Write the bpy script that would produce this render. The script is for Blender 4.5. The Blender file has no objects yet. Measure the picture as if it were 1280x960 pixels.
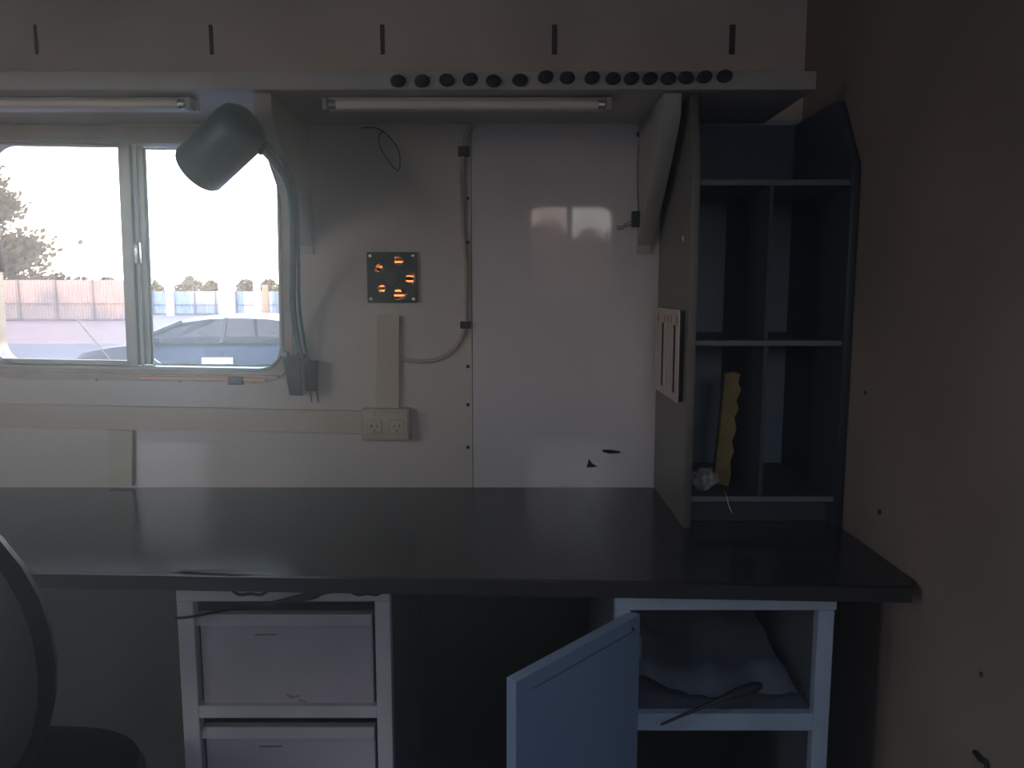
import bpy, bmesh, math, random
from mathutils import Vector, Matrix, noise
random.seed(7)
C = bpy.context.scene.collection
SC = bpy.context.scene

# ---------------------------------------------------------------- camera
CAMZ = 1.232
PITCH = math.atan(117/960)
cd = bpy.data.cameras.new('camera'); cam = bpy.data.objects.new('camera', cd); C.objects.link(cam)
cd.sensor_width = 36; cd.lens = 27; cd.clip_start = .02; cd.clip_end = 500
cam.location = (0, 0, CAMZ); cam.rotation_euler = (math.pi/2 - PITCH, 0, 0)
SC.camera = cam
# ---------------------------------------------------------------- sky
W = bpy.data.worlds.new('sky'); SC.world = W; W.use_nodes = True
nt = W.node_tree; nt.nodes.clear()
o_ = nt.nodes.new('ShaderNodeOutputWorld'); bg = nt.nodes.new('ShaderNodeBackground')
tc = nt.nodes.new('ShaderNodeTexCoord'); sx = nt.nodes.new('ShaderNodeSeparateXYZ'); rp = nt.nodes.new('ShaderNodeValToRGB')
nt.links.new(tc.outputs['Generated'], sx.inputs[0]); nt.links.new(sx.outputs['Z'], rp.inputs[0])
nt.links.new(rp.outputs[0], bg.inputs[0]); nt.links.new(bg.outputs[0], o_.inputs[0])
e = rp.color_ramp.elements
e[0].position = 0; e[0].color = (1.0, .86, .62, 1)
e[1].position = 1; e[1].color = (.28, .46, .90, 1)
n_ = rp.color_ramp.elements.new(.16); n_.color = (.80, .89, .97, 1)
bg.inputs[1].default_value = 3.6
# ---------------------------------------------------------------- low evening sun behind the cabin
sd = bpy.data.lights.new('sun', 'SUN'); sd.energy = 3.0; sd.color = (1, .62, .34); sd.angle = .01
so = bpy.data.objects.new('sun', sd); C.objects.link(so)
so.rotation_euler = Vector((-.10, 1, -math.tan(math.radians(3)))).to_track_quat('-Z', 'Y').to_euler()
# ---------------------------------------------------------------- exposure
vs = SC.view_settings
vs.view_transform = 'Standard'; vs.look = 'None'; vs.gamma = 1; vs.use_curve_mapping = False
vs.exposure = 1.36

# ================================================================= helpers
def P(px, py, x=None, y=None, z=None):
    """world point seen at a photo pixel, on the plane x=, y= or z="""
    a = (px-640)/960; b = -(py-480)/960
    c, s = math.cos(PITCH), math.sin(PITCH)
    d = Vector((a, c + b*s, b*c - s))
    t = y/d.y if y is not None else (x/d.x if x is not None else (z-CAMZ)/d.z)
    return Vector((0, 0, CAMZ)) + d*t

MATS = {}
def mat(name, col, rough=.6, metal=0, nscale=0, namt=.0, bump=0, bscale=60, spec=.5, col2=None, stretch=(1, 1, 1)):
    m = bpy.data.materials.new(name); m.use_nodes = True
    t = m.node_tree; b = t.nodes['Principled BSDF']
    b.inputs['Base Color'].default_value = (*col, 1); b.inputs['Roughness'].default_value = rough
    b.inputs['Metallic'].default_value = metal; b.inputs['Specular IOR Level'].default_value = spec
    if nscale or bump:
        c = t.nodes.new('ShaderNodeTexCoord'); mp = t.nodes.new('ShaderNodeMapping')
        mp.inputs['Scale'].default_value = stretch; t.links.new(c.outputs['Object'], mp.inputs[0])
    if nscale:
        n = t.nodes.new('ShaderNodeTexNoise'); n.inputs['Scale'].default_value = nscale; n.inputs['Detail'].default_value = 6
        t.links.new(mp.outputs[0], n.inputs['Vector'])
        r = t.nodes.new('ShaderNodeValToRGB'); t.links.new(n.outputs[0], r.inputs[0])
        c2 = col2 or tuple(x*(1-namt) for x in col)
        r.color_ramp.elements[0].color = (*c2, 1); r.color_ramp.elements[0].position = .35
        r.color_ramp.elements[1].color = (*col, 1); r.color_ramp.elements[1].position = .62
        t.links.new(r.outputs[0], b.inputs['Base Color'])
    if bump:
        n2 = t.nodes.new('ShaderNodeTexNoise'); n2.inputs['Scale'].default_value = bscale
        t.links.new(mp.outputs[0], n2.inputs['Vector'])
        bp = t.nodes.new('ShaderNodeBump'); bp.inputs['Strength'].default_value = bump; bp.inputs['Distance'].default_value = .002
        t.links.new(n2.outputs[0], bp.inputs['Height']); t.links.new(bp.outputs[0], b.inputs['Normal'])
    MATS[name] = m; return m

def glass(name, tint, dust, refl_rough=.02):
    m = bpy.data.materials.new(name); m.use_nodes = True; t = m.node_tree; t.nodes.clear()
    o = t.nodes.new('ShaderNodeOutputMaterial'); tr = t.nodes.new('ShaderNodeBsdfTransparent'); gl = t.nodes.new('ShaderNodeBsdfGlossy')
    fr = t.nodes.new('ShaderNodeFresnel'); fr.inputs[0].default_value = 1.45
    mx = t.nodes.new('ShaderNodeMixShader'); tr.inputs[0].default_value = (*tint, 1); gl.inputs['Roughness'].default_value = refl_rough
    t.links.new(fr.outputs[0], mx.inputs[0]); t.links.new(tr.outputs[0], mx.inputs[1]); t.links.new(gl.outputs[0], mx.inputs[2])
    last = mx
    if dust:
        tl = t.nodes.new('ShaderNodeBsdfTranslucent'); tl.inputs[0].default_value = (.85, .8, .76, 1)
        ns = t.nodes.new('ShaderNodeTexNoise'); ns.inputs['Scale'].default_value = 5
        mr = t.nodes.new('ShaderNodeMapRange'); mr.inputs[1].default_value = .3; mr.inputs[2].default_value = .7
        mr.inputs[3].default_value = dust*.5; mr.inputs[4].default_value = dust
        m2 = t.nodes.new('ShaderNodeMixShader')
        t.links.new(ns.outputs[0], mr.inputs[0]); t.links.new(mr.outputs[0], m2.inputs[0])
        t.links.new(mx.outputs[0], m2.inputs[1]); t.links.new(tl.outputs[0], m2.inputs[2]); last = m2
    t.links.new(last.outputs[0], o.inputs[0]); MATS[name] = m; return m

def leafmat(name, col):
    m = mat(name, col, .7, nscale=3, namt=.35); t = m.node_tree; p = t.nodes['Principled BSDF']; o = t.nodes['Material Output']
    tl = t.nodes.new('ShaderNodeBsdfTranslucent'); tl.inputs[0].default_value = (*[min(1, c*1.5) for c in col], 1)
    mx = t.nodes.new('ShaderNodeMixShader'); mx.inputs[0].default_value = .5
    t.links.new(p.outputs[0], mx.inputs[1]); t.links.new(tl.outputs[0], mx.inputs[2]); t.links.new(mx.outputs[0], o.inputs[0]); return m

class MB:
    def __init__(s): s.b = bmesh.new()
    def box(s, x0, x1, y0, y1, z0, z1, bev=0, M=None):
        r = bmesh.ops.create_cube(s.b, size=1)
        vs_ = r['verts']
        for v in vs_: v.co = Vector(((x0+x1)/2 + v.co.x*(x1-x0), (y0+y1)/2 + v.co.y*(y1-y0), (z0+z1)/2 + v.co.z*(z1-z0)))
        if bev:
            ed = list({e for v in vs_ for e in v.link_edges})
            q = bmesh.ops.bevel(s.b, geom=ed, offset=bev, segments=2, affect='EDGES', profile=.5)
            vs_ = list({v for f in q['faces'] for v in f.verts} | {v for v in vs_ if v.is_valid})
        if M:
            for v in vs_: v.co = M @ v.co
        return s
    def hexa(s, pts):      # 8 points: bottom 4, top 4
        v = [s.b.verts.new(p) for p in pts]
        for f in ((3,2,1,0),(4,5,6,7),(0,1,5,4),(1,2,6,5),(2,3,7,6),(3,0,4,7)): s.b.faces.new([v[i] for i in f])
        return s
    def bar(s, a, b, w, h, up=Vector((0,0,1))):
        a, b = Vector(a), Vector(b); d = (b-a).normalized(); sd_ = d.cross(up).normalized()*w/2; u = sd_.cross(d).normalized()*h/2
        return s.hexa([a-sd_-u, b-sd_-u, b+sd_-u, a+sd_-u, a-sd_+u, b-sd_+u, b+sd_+u, a+sd_+u])
    def rings(s, rings, cap=True, closed=False):
        R = [[s.b.verts.new(p) for p in r] for r in rings]; n = len(R[0])
        for i in range(len(R)-1 + (1 if closed else 0)):
            A, B = R[i], R[(i+1) % len(R)]
            for j in range(n): s.b.faces.new((A[j], A[(j+1) % n], B[(j+1) % n], B[j]))
        if cap and not closed:
            s.b.faces.new(R[0][::-1]); s.b.faces.new(R[-1])
        return s
    def tube(s, pts, r, n=10):
        pts = [Vector(p) for p in pts]; rr = r if isinstance(r, (list, tuple)) else [r]*len(pts)
        rings = []; u = None
        for i, p in enumerate(pts):
            d = (pts[min(i+1, len(pts)-1)] - pts[max(i-1, 0)]).normalized()
            if u is None: u = d.orthogonal().normalized()
            u = (u - d*u.dot(d)).normalized(); w = d.cross(u)
            rings.append([p + (u*math.cos(a)+w*math.sin(a))*rr[i] for a in (2*math.pi*k/n for k in range(n))])
        return s.rings(rings)
    def lathe(s, base, axis, prof, n=24):   # prof: (radius, height along axis)
        base, d = Vector(base), Vector(axis).normalized(); u = d.orthogonal().normalized(); w = d.cross(u)
        return s.rings([[base + d*h + (u*math.cos(a)+w*math.sin(a))*max(r, 1e-4) for a in (2*math.pi*k/n for k in range(n))] for r, h in prof])
    def prism(s, loops, t, M=None, bev=0):   # 2-D loops (outer + holes) in u,v ; thickness t centred on w=0
        cu = bpy.data.curves.new('tmp', 'CURVE'); cu.dimensions = '2D'; cu.fill_mode = 'BOTH'; cu.extrude = t/2 - bev; cu.bevel_depth = bev; cu.bevel_resolution = 1
        if bev: cu.offset = -bev
        for lp in loops:
            sp = cu.splines.new('POLY'); sp.points.add(len(lp)-1); sp.use_cyclic_u = True
            for i, p in enumerate(lp): sp.points[i].co = (p[0], p[1], 0, 1)
        ob = bpy.data.objects.new('tmp', cu); me = bpy.data.meshes.new_from_object(ob)
        if M: me.transform(M)
        s.b.from_mesh(me)
        bpy.data.objects.remove(ob); bpy.data.curves.remove(cu); bpy.data.meshes.remove(me)
        return s
    def build(s, name, m, parent=None, smooth=False, **tags):
        bmesh.ops.recalc_face_normals(s.b, faces=s.b.faces)
        me = bpy.data.meshes.new(name)
        o = bpy.data.objects.new(name, me); C.objects.link(o)
        if parent is not None:
            w = parent.location.copy(); q = parent.parent
            while q is not None: w += q.location; q = q.parent
            bmesh.ops.translate(s.b, verts=s.b.verts, vec=-w); o.parent = parent
        elif 'label' in tags:      # put a lone thing's origin at its base
            xs = [v.co.copy() for v in s.b.verts]
            c = Vector(((min(p.x for p in xs)+max(p.x for p in xs))/2, (min(p.y for p in xs)+max(p.y for p in xs))/2, min(p.z for p in xs)))
            bmesh.ops.translate(s.b, verts=s.b.verts, vec=-c); o.location = c
        s.b.to_mesh(me); s.b.free()
        me.materials.append(m)
        if smooth:
            for p in me.polygons: p.use_smooth = True
            me.set_sharp_from_angle(angle=math.radians(38))
        for k, v in tags.items(): o[k] = v
        return o

def thing(name, label, cat, loc=(0, 0, 0), group=None):
    o = bpy.data.objects.new(name, None); C.objects.link(o); o.location = loc; o.empty_display_size = .05
    o['label'] = label; o['category'] = cat
    if group: o['group'] = group
    return o
def setting(name, loc=(0, 0, 0)):
    o = bpy.data.objects.new(name, None); C.objects.link(o); o.location = loc; o['kind'] = 'structure'; o.empty_display_size = .05
    return o
def rrect(x0, x1, z0, z1, r, n=8, rot=0):
    pts = []; cx, cz = (x0+x1)/2, (z0+z1)/2
    for (cxx, czz, a0) in ((x1-r, z1-r, 0), (x0+r, z1-r, 90), (x0+r, z0+r, 180), (x1-r, z0+r, 270)):
        for k in range(n+1):
            a = math.radians(a0 + 90*k/n); pts.append((cxx + r*math.cos(a), czz + r*math.sin(a)))
    if rot:
        c, s = math.cos(rot), math.sin(rot)
        pts = [(cx+(x-cx)*c-(z-cz)*s, cz+(x-cx)*s+(z-cz)*c) for x, z in pts]
    return pts
def circ(cx, cz, r, n=24): return [(cx+r*math.cos(2*math.pi*k/n), cz+r*math.sin(2*math.pi*k/n)) for k in range(n)]
def MXZ(y): return Matrix(((1,0,0,0),(0,0,1,y),(0,1,0,0),(0,0,0,1)))      # (u,v,w) -> (u, y+w, v)
def MYZ(x): return Matrix(((0,0,1,x),(1,0,0,0),(0,1,0,0),(0,0,0,1)))      # (u,v,w) -> (x+w, u, v)
def MXY(z): return Matrix.Translation((0, 0, z))
def smoothpath(pts, k=6):
    pts = [Vector(p) for p in pts]; out = []
    for i in range(len(pts)-1):
        p0, p1, p2, p3 = pts[max(i-1, 0)], pts[i], pts[i+1], pts[min(i+2, len(pts)-1)]
        for j in range(k):
            t = j/k
            out.append(.5*((2*p1) + (p2-p0)*t + (2*p0-5*p1+4*p2-p3)*t*t + (3*p1-p0-3*p2+p3)*t**3))
    return out + [pts[-1]]

# ================================================================= materials
m_wall   = mat('white_laminate', (.68, .63, .63), .04, nscale=2.5, namt=.08, spec=.4)
m_wallup = mat('upper_wall_board', (.82, .70, .60), .5, nscale=4, namt=.15)
m_walll  = mat('warm_laminate', (.62, .55, .495), .04, nscale=2.5, namt=.08, spec=.4)  # left panel colour, warmer than the right panel
m_lining = mat('lower_wall_dark', (.045, .042, .034), .6, nscale=5, namt=.3)
m_slot = mat('worn_slot', (.10, .07, .055), .8)
m_side   = mat('side_wall_board', (.25, .20, .165), .55, nscale=3, namt=.2, bump=.15, bscale=30)
m_ceil   = mat('ceiling_board', (.7, .66, .60), .6, nscale=5, namt=.1)
m_floor  = mat('floor_vinyl', (.26, .21, .16), .5, nscale=8, namt=.3)
m_counter= mat('dark_laminate', (.030, .032, .040), .20, nscale=14, namt=.3, bump=.04, bscale=200)
m_cedge  = mat('dark_edging', (.014, .012, .013), .5)
m_alu    = mat('aluminium', (.25, .27, .25), .35, .7, nscale=20, namt=.15)
m_alu2   = mat('bright_aluminium', (.62, .64, .63), .25, .8)
m_flange = mat('window_flange', (.38, .31, .25), .42, .2, nscale=12, namt=.2)
m_trunk  = mat('cream_plastic', (.52, .43, .33), .45, nscale=10, namt=.06)
m_outlet = mat('yellowed_plastic', (.50, .45, .33), .4)
m_black  = mat('black_plastic', (.010, .012, .013), .45)
m_blackr = mat('black_rubber', (.008, .008, .009), .7)
m_dark   = mat('dark_hole', (.006, .006, .006), .9)
m_lamp   = mat('dark_green_enamel', (.05, .12, .13), .35, nscale=40, namt=.15)  # green enamel, lightened to include the flare over the lamp
m_chrome = mat('chrome', (.8, .8, .8), .12, 1)
m_fan    = mat('fan_plastic', (.030, .040, .036), .5)
m_screw  = mat('dull_steel', (.30, .28, .26), .4, .8)
m_screwd = mat('dark_screw', (.03, .03, .03), .5, .5)
m_shelf  = mat('painted_shelf', (.52, .48, .44), .5, nscale=6, namt=.12)
m_brk    = mat('bracket_board', (.42, .40, .37), .5, nscale=6, namt=.1)
m_cab    = mat('cabinet_panel', (.20, .18, .16), .45, nscale=5, namt=.15)
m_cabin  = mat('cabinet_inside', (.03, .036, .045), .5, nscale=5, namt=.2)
m_cabback= mat('cabinet_back', (.16, .21, .27), .4, nscale=5, namt=.1)
m_cabedge= mat('shelf_edging', (.10, .13, .14), .4)
m_tubeg  = mat('tube_glass', (.80, .72, .62), .25)
m_bat    = mat('batten_enamel', (.62, .58, .54), .4)
m_cable  = mat('grey_cable', (.42, .36, .31), .5)
m_wire   = mat('thin_wire', (.05, .04, .035), .5)
m_pedw   = mat('painted_frame', (.50, .50, .52), .45, nscale=9, namt=.14, bump=.1)
m_draw   = mat('drawer_front', (.42, .39, .43), .42, nscale=7, namt=.12)
m_pedi   = mat('pedestal_side', (.10, .11, .13), .6)
m_pedb   = mat('blue_lit_frame', (.30, .37, .46), .45, nscale=9, namt=.14, bump=.1)  # bluish light on the white frame put into its colour
m_door   = mat('door_board', (.17, .25, .36), .42, nscale=6, namt=.10)  # cool daylight on the door put into the board colour
m_vent   = mat('pale_vent_plate', (.55, .47, .41), .45)
m_yellow = mat('ragged_foam', (.22, .165, .06), .8, nscale=40, namt=.35, bump=.5, bscale=80)
m_paper  = mat('crumpled_paper', (.22, .22, .20), .8)
m_cloth  = mat('grey_sheet', (.30, .35, .42), .8, nscale=20, namt=.2)
m_chair  = mat('chair_vinyl', (.005, .011, .009), .5, bump=.2, bscale=120)
m_red    = mat('red_ink', (.45, .06, .05), .5)
m_wood   = mat('reddish_wood', (.30, .12, .07), .6)
m_ground = mat('pinkish_gravel', (.17, .115, .105), .9, nscale=.6, namt=.2)
m_road   = mat('sky_tinted_asphalt', (.05, .062, .085), .75, nscale=.5, namt=.2)  # blue of the sky put into the paving colour
m_fence  = mat('cream_steel_sheet', (.29, .25, .245), .5, nscale=1, namt=.12)
m_fence2 = mat('white_steel_sheet', (.30, .34, .40), .5, nscale=1, namt=.10)
m_fpost  = mat('fence_post_paint', (.13, .12, .13), .6)
m_white  = mat('white_paint', (.85, .85, .85), .4)
m_brown  = mat('brown_post_paint', (.26, .16, .10), .7)
m_leaf   = leafmat('olive_foliage', (.11, .095, .045))
m_leaf2  = leafmat('dusty_foliage', (.22, .18, .11))
m_leaf3  = leafmat('pale_backlit_foliage', (.60, .46, .38))  # leaf colour raised so the belt reflects brighter in the wall
m_bark   = mat('bark', (.12, .08, .05), .9)
m_car    = mat('blue_grey_car_paint', (.020, .030, .045), .5, 0, spec=.25)
m_roof   = mat('sky_sheen_car_roof', (.40, .44, .50), .3, .2)  # paler than the body: sky reflection put into the roof colour
m_tyre   = mat('tyre', (.015, .015, .015), .8)
m_rim    = mat('wheel_rim', (.5, .5, .5), .3, .8)
m_trim   = mat('car_trim', (.02, .02, .025), .4)
m_light  = mat('headlamp_lens', (.6, .62, .65), .1)
m_cargl  = glass('car_glass', (.34, .31, .28), .12)
m_glass  = glass('dusty_window_glass', (.95, .96, .97), .018)
m_glass2 = glass('dirtier_window_glass', (.92, .86, .84), .05)
m_clear  = glass('clear_glass', (.97, .97, .97), .02)
m = bpy.data.materials.new('orange_glow_sheet'); m.use_nodes = True; t = m.node_tree; t.nodes.clear()
o1 = t.nodes.new('ShaderNodeOutputMaterial'); tl = t.nodes.new('ShaderNodeBsdfTranslucent'); tl.inputs[0].default_value = (1, .45, .20, 1)
t.links.new(tl.outputs[0], o1.inputs[0]); m_orange = m
m = bpy.data.materials.new('pale_translucent_plastic'); m.use_nodes = True; t = m.node_tree; t.nodes.clear()
o1 = t.nodes.new('ShaderNodeOutputMaterial'); tl = t.nodes.new('ShaderNodeBsdfTranslucent'); tl.inputs[0].default_value = (.62, .72, .72, 1)
df = t.nodes.new('ShaderNodeBsdfDiffuse'); df.inputs[0].default_value = (.7, .75, .75, 1); mx = t.nodes.new('ShaderNodeMixShader'); mx.inputs[0].default_value = .45
t.links.new(tl.outputs[0], mx.inputs[1]); t.links.new(df.outputs[0], mx.inputs[2]); t.links.new(mx.outputs[0], o1.inputs[0]); m_strip = m
m_sill = mat('painted_sill_glow', (.85, .40, .18), .35)

# ================================================================= dimensions
YW = 1.85; YR = -.60; XR = .676; XL = -2.9; ZC = 2.06; TH = .06
GZ = -.67
ZS = P(600, 155, y=YW).z            # underside of overhead shelf
YS = P(600, 112, z=ZS).y            # its front
SEAM = P(590, 400, y=YW).x

# window 1 : rounded opening, rolled very slightly
wx0 = P(-24, 320, y=YW).x; wx1 = P(353, 320, y=YW).x
wz1 = P(160, 174, y=YW).z; wz0 = P(160, 462, y=YW).z
ROT = -.016
win_open = rrect(wx0, wx1, wz0, wz1, .06, rot=ROT)
fc = P(491, 347, y=YW)
# window 2 : behind the camera, mirrored in the glossy wall
a2 = P(662, 256, y=2*YW-YR); b2 = P(766, 374, y=2*YW-YR)

# ================================================================= shell
wb = setting('wall_back', (0, YW, 0))
MB().prism([[(XL, 0), (SEAM-.001, 0), (SEAM-.001, ZS+.01), (XL, ZS+.01)], win_open[::-1], circ(fc.x, fc.z, .05)[::-1]], TH, MXZ(YW+TH/2)).build('wall_panel', m_walll, wb)
MB().prism([[(SEAM+.001, 0), (XR, 0), (XR, ZS+.01), (SEAM+.001, ZS+.01)]], TH, MXZ(YW+TH/2)).build('wall_panel', m_wall, wb)
MB().box(XL, XR, YW, YW+TH, ZS+.01, ZC).build('upper_wall_panel', m_wallup, wb)
MB().box(SEAM-.03, SEAM+.03, YW+TH+.0005, YW+TH+.02, 0, ZS+.01).build('seam_backing', m_cedge, wb)
MB().box(SEAM-.0009, SEAM+.0009, YW+.0015, YW+TH, 0, ZS+.01).build('seam_filler', m_cedge, wb)
MB().box(XL, XR-.001, YW-.006, YW-.0005, .001, .70).build('lower_dark_sheet', m_lining, wb)  # dark sheet covering the wall below the counter
for px, py in ((585, 248), (585, 303), (585, 458), (585, 506), (585, 559)):
    p = P(px, py, y=YW); MB().lathe(p, (0, -1, 0), [(.0045, -.002), (.0045, .001), (.003, .0022), (.0005, .0024)], 12).build('screw', m_screwd, wb, True)
for px in (45, 264, 478, 693, 915):
    a = P(px-3, 31, y=YW); b = P(px+3, 68, y=YW)
    MB().box(a.x, b.x, YW-.003, YW+.002, b.z, a.z, .001).build('slot', m_slot, wb)
def chip(pts):
    q = [P(x, y, y=YW) for x, y in pts]
    MB().prism([[(v.x, v.z) for v in q]], .002, MXZ(YW-.0008)).build('chipped_patch', m_dark, wb)
chip([(736, 573), (740, 579), (747, 583), (741, 584), (733, 584), (735, 578)])
chip([(752, 562), (762, 562), (775, 564), (776, 566), (762, 567), (754, 565)])

wr = MB().box(XR, XR+.06, YR-.06, YW+TH, 0, ZC).build('wall_right', m_side, kind='structure')
for px, py, r in ((1082, 491, .004), (1100, 640, .005), (1227, 843, .004)):
    p = P(px, py, x=XR); MB().lathe(p, (-1, 0, 0), [(r, -.002), (r, .0015), (r*.6, .003), (.0003, .0032)], 10).build('screw', m_screwd, wr, True)
ly0, ly1 = -.45, -.10  # added side opening, unseen, for extra daylight in the room
MB().prism([[(YR-.06, 0), (ly0, 0), (ly0, 1.95), (ly1, 1.95), (ly1, 0), (YW+TH, 0), (YW+TH, ZC), (YR-.06, ZC)]], .06, MYZ(XL-.03)).build('wall_left', m_ceil, kind='structure')
dx0, dx1 = -2.3, -1.75  # assumed rear doorway, out of view, sized for the daylight it gives
MB().prism([[(XL, 0), (dx0, 0), (dx0, 1.95), (dx1, 1.95), (dx1, 0), (XR, 0), (XR, ZC), (XL, ZC)], rrect(a2.x, b2.x, b2.z, a2.z, .06)[::-1]], .06, MXZ(YR-.03)).build('wall_rear', m_ceil, kind='structure')
MB().box(XL-.06, XR+.06, YR-.06, YW+TH, -.06, 0).build('floor', m_floor, kind='structure')
hx0, hx1, hy0, hy1 = -.20, .55, -.42, .10  # added roof opening, unseen, brightens the back wall
MB().prism([[(XL-.06, YR-.06), (XR+.06, YR-.06), (XR+.06, YW+TH), (XL-.06, YW+TH)], [(hx0, hy0), (hx0, hy1), (hx1, hy1), (hx1, hy0)]], .06, MXY(ZC+.03)).build('ceiling', m_ceil, kind='structure')
w3 = setting('fill_hatch', ((hx0+hx1)/2, (hy0+hy1)/2, ZC))
MB().prism([[(hx0-.04, hy0-.04), (hx1+.04, hy0-.04), (hx1+.04, hy1+.04), (hx0-.04, hy1+.04)], [(hx0+.004, hy0+.004), (hx0+.004, hy1-.004), (hx1-.004, hy1-.004), (hx1-.004, hy0+.004)]], .03, MXY(ZC+.078)).build('fill_hatch_frame', m_alu, w3)
MB().box(hx0, hx1, hy0, hy1, ZC+.094, ZC+.098).build('pane', m_clear, w3)
# portals help the renderer sample the daylight coming through the openings
for nm, cx, cz, w_, h_, yy, rx in (('daylight_window', (wx0+wx1)/2, (wz0+wz1)/2, wx1-wx0, wz1-wz0, YW+TH+.02, -math.pi/2),
                               ('daylight_rear_window', (a2.x+b2.x)/2, (a2.z+b2.z)/2, b2.x-a2.x, a2.z-b2.z, YR-.08, math.pi/2),
                               ('daylight_doorway', (dx0+dx1)/2, .975, dx1-dx0, 1.95, YR-.08, math.pi/2),
                               ('fill_hatch_portal', 0, 0, 0, 0, 0, 0),
                               ('fill_door_portal', None, .975, ly1-ly0, 1.95, (ly0+ly1)/2, None)):
    l = bpy.data.lights.new(nm, 'AREA'); l.shape = 'RECTANGLE'; l.size = w_; l.size_y = h_; l.cycles.is_portal = True
    ob = bpy.data.objects.new(nm, l); C.objects.link(ob); ob.location = (cx if cx is not None else XL-.08, yy, cz); ob.rotation_euler = (rx, 0, 0) if cx is not None else (math.pi/2, 0, -math.pi/2)
    if nm == 'fill_hatch_portal': l.size = hx1-hx0; l.size_y = hy1-hy0; ob.location = ((hx0+hx1)/2, (hy0+hy1)/2, ZC+.11); ob.rotation_euler = (0, 0, 0)

# ---------------- window 1
w1 = setting('window_1', ((wx0+wx1)/2, YW, wz0))
RC = ((wx0+wx1)/2, (wz0+wz1)/2)
def rot2(x, z):
    c, s = math.cos(ROT), math.sin(ROT); return (RC[0]+(x-RC[0])*c-(z-RC[1])*s, RC[1]+(x-RC[0])*s+(z-RC[1])*c)
def rr(x0, x1, z0, z1, r=0):
    if r: 
        q = []
        for (cx, cz, a0) in ((x1-r, z1-r, 0), (x0+r, z1-r, 90), (x0+r, z0+r, 180), (x1-r, z0+r, 270)):
            for k in range(9): a = math.radians(a0+90*k/8); q.append(rot2(cx+r*math.cos(a), cz+r*math.sin(a)))
        return q
    return [rot2(*p) for p in ((x0, z0), (x1, z0), (x1, z1), (x0, z1))]
F = .020
MB().prism([rr(wx0-.022, wx1+.022, wz0-.026, wz1+.030, .075), rr(wx0+.002, wx1-.002, wz0+.002, wz1-.002, .058)[::-1]], .006, MXZ(YW-.003), .0015).build('flange', m_flange, w1, True)
MB().prism([rr(wx0, wx1, wz0, wz1, .06), rr(wx0+.010, wx1-.007, wz0+.009, wz1-.010, .052)[::-1]], .075, MXZ(YW+.024), .0015).build('outer_frame', m_alu, w1, True)
zt = wz1-.010; zb = wz0+.009
MB().prism([rr(wx0+.012, wx1-.012, wz0-.014, wz0-.008)], .008, MXZ(YW-.009), .001).build('lower_track', m_flange, w1, True)
XM = P(164, 320, y=YW).x
xa = P(152, 320, y=YW).x; xb = P(176, 320, y=YW).x
# left sash (inner track) and right sash (outer track)
MB().prism([rr(xa-.001, xa+.027, zb+.001, zt-.001)], .016, MXZ(YW+.012), .002).build('sash_stile', m_alu, w1, True)
MB().prism([rr(xb-.020, xb+.004, zb+.001, zt-.001)], .014, MXZ(YW+.034), .002).build('sash_stile', m_alu, w1, True)
MB().prism([rr(xb-.010, xb-.003, zb-.012, zt-.002)], .006, MXZ(YW+.001), .001).build('interlock_strip', m_strip, w1, True, label='bright pale interlock strip')
MB().prism([rr(wx0+.010, xa, zb, zb+.012)], .014, MXZ(YW+.012), .002).build('sash_rail', m_alu, w1, True)
MB().prism([rr(wx0+.010, xa, zt-.006, zt)], .014, MXZ(YW+.012), .002).build('sash_rail', m_alu, w1, True)
MB().prism([rr(wx0+.009, xa+.01, zb+.004, zt-.004, .05)], .003, MXZ(YW+.014)).build('pane', m_glass2, w1, label='dustier left pane')
MB().prism([rr(xb-.006, wx1-.008, zb, zt-.002, .045)], .003, MXZ(YW+.036)).build('pane', m_glass, w1)
# rubber seal around the right pane, scratch on the left one
def dshape(x0, x1, z0, z1, r):
    q = [rot2(x0, z1), rot2(x0, z0)]
    for k in range(9): a = math.radians(270+90*k/8); q.append(rot2(x1-r+r*math.cos(a), z0+r+r*math.sin(a)))
    for k in range(9): a = math.radians(90*k/8); q.append(rot2(x1-r+r*math.cos(a), z1-r+r*math.sin(a)))
    return q
MB().prism([dshape(xb+.003, wx1-.006, zb, zt-.004, .052), dshape(xb+.0055, wx1-.009, zb+.004, zt-.007, .050)[::-1]], .006, MXZ(YW+.034)).build('glazing_seal', m_strip, w1, label='pale translucent seal')
MB().prism([rr(XM+.012, wx1-.045, wz0-.0215, wz0-.0145)], .006, MXZ(YW-.0095), .001).build('sill_glow', m_sill, w1, True, label='orange sheen painted as a strip under the right pane')  # warm sheen on the lower frame, put into the strip's colour
p0, p1 = P(95, 399, y=YW+.011), P(137, 449, y=YW+.011)
sb = MB(); q_ = [sb.b.verts.new((v.x+dx, YW+.0120, v.z+dz)) for v, dx, dz in ((p0, -.001, -.0006), (p0, .001, .0006), (p1, .0012, .0008), (p1, -.0008, -.0012))]; sb.b.faces.new(q_)
sb.build('scratch', m_strip, w1, label='thin pale scratch on the glass')
a, b = P(-4, 300, y=YW), P(6, 340, y=YW)
MB().box(a.x, b.x, YW-.022, YW+.002, b.z, a.z, .003).build('latch', m_cedge, w1, True, label='dark latch on the left stile')
a, b = P(287, 470, y=YW), P(306, 480, y=YW)
MB().box(a.x, b.x, YW-.016, YW-.004, b.z, a.z, .002).build('drain_cover', m_black, w1, True, label='small black cover on the lower frame')
for px, py in ((20, 471), (122, 474), (226, 476), (318, 477)):
    p = P(px, py, y=YW); p.y -= .0055
    MB().lathe(p, (0, -1, 0), [(.0042, -.001), (.0042, .001), (.0025, .0025), (.0003, .0026)], 10).build('screw', m_screw, w1, True)
for px, py in ((172, 303), (172, 315)):
    pass
a, b = P(168, 303, y=YW), P(177, 330, y=YW)
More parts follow.
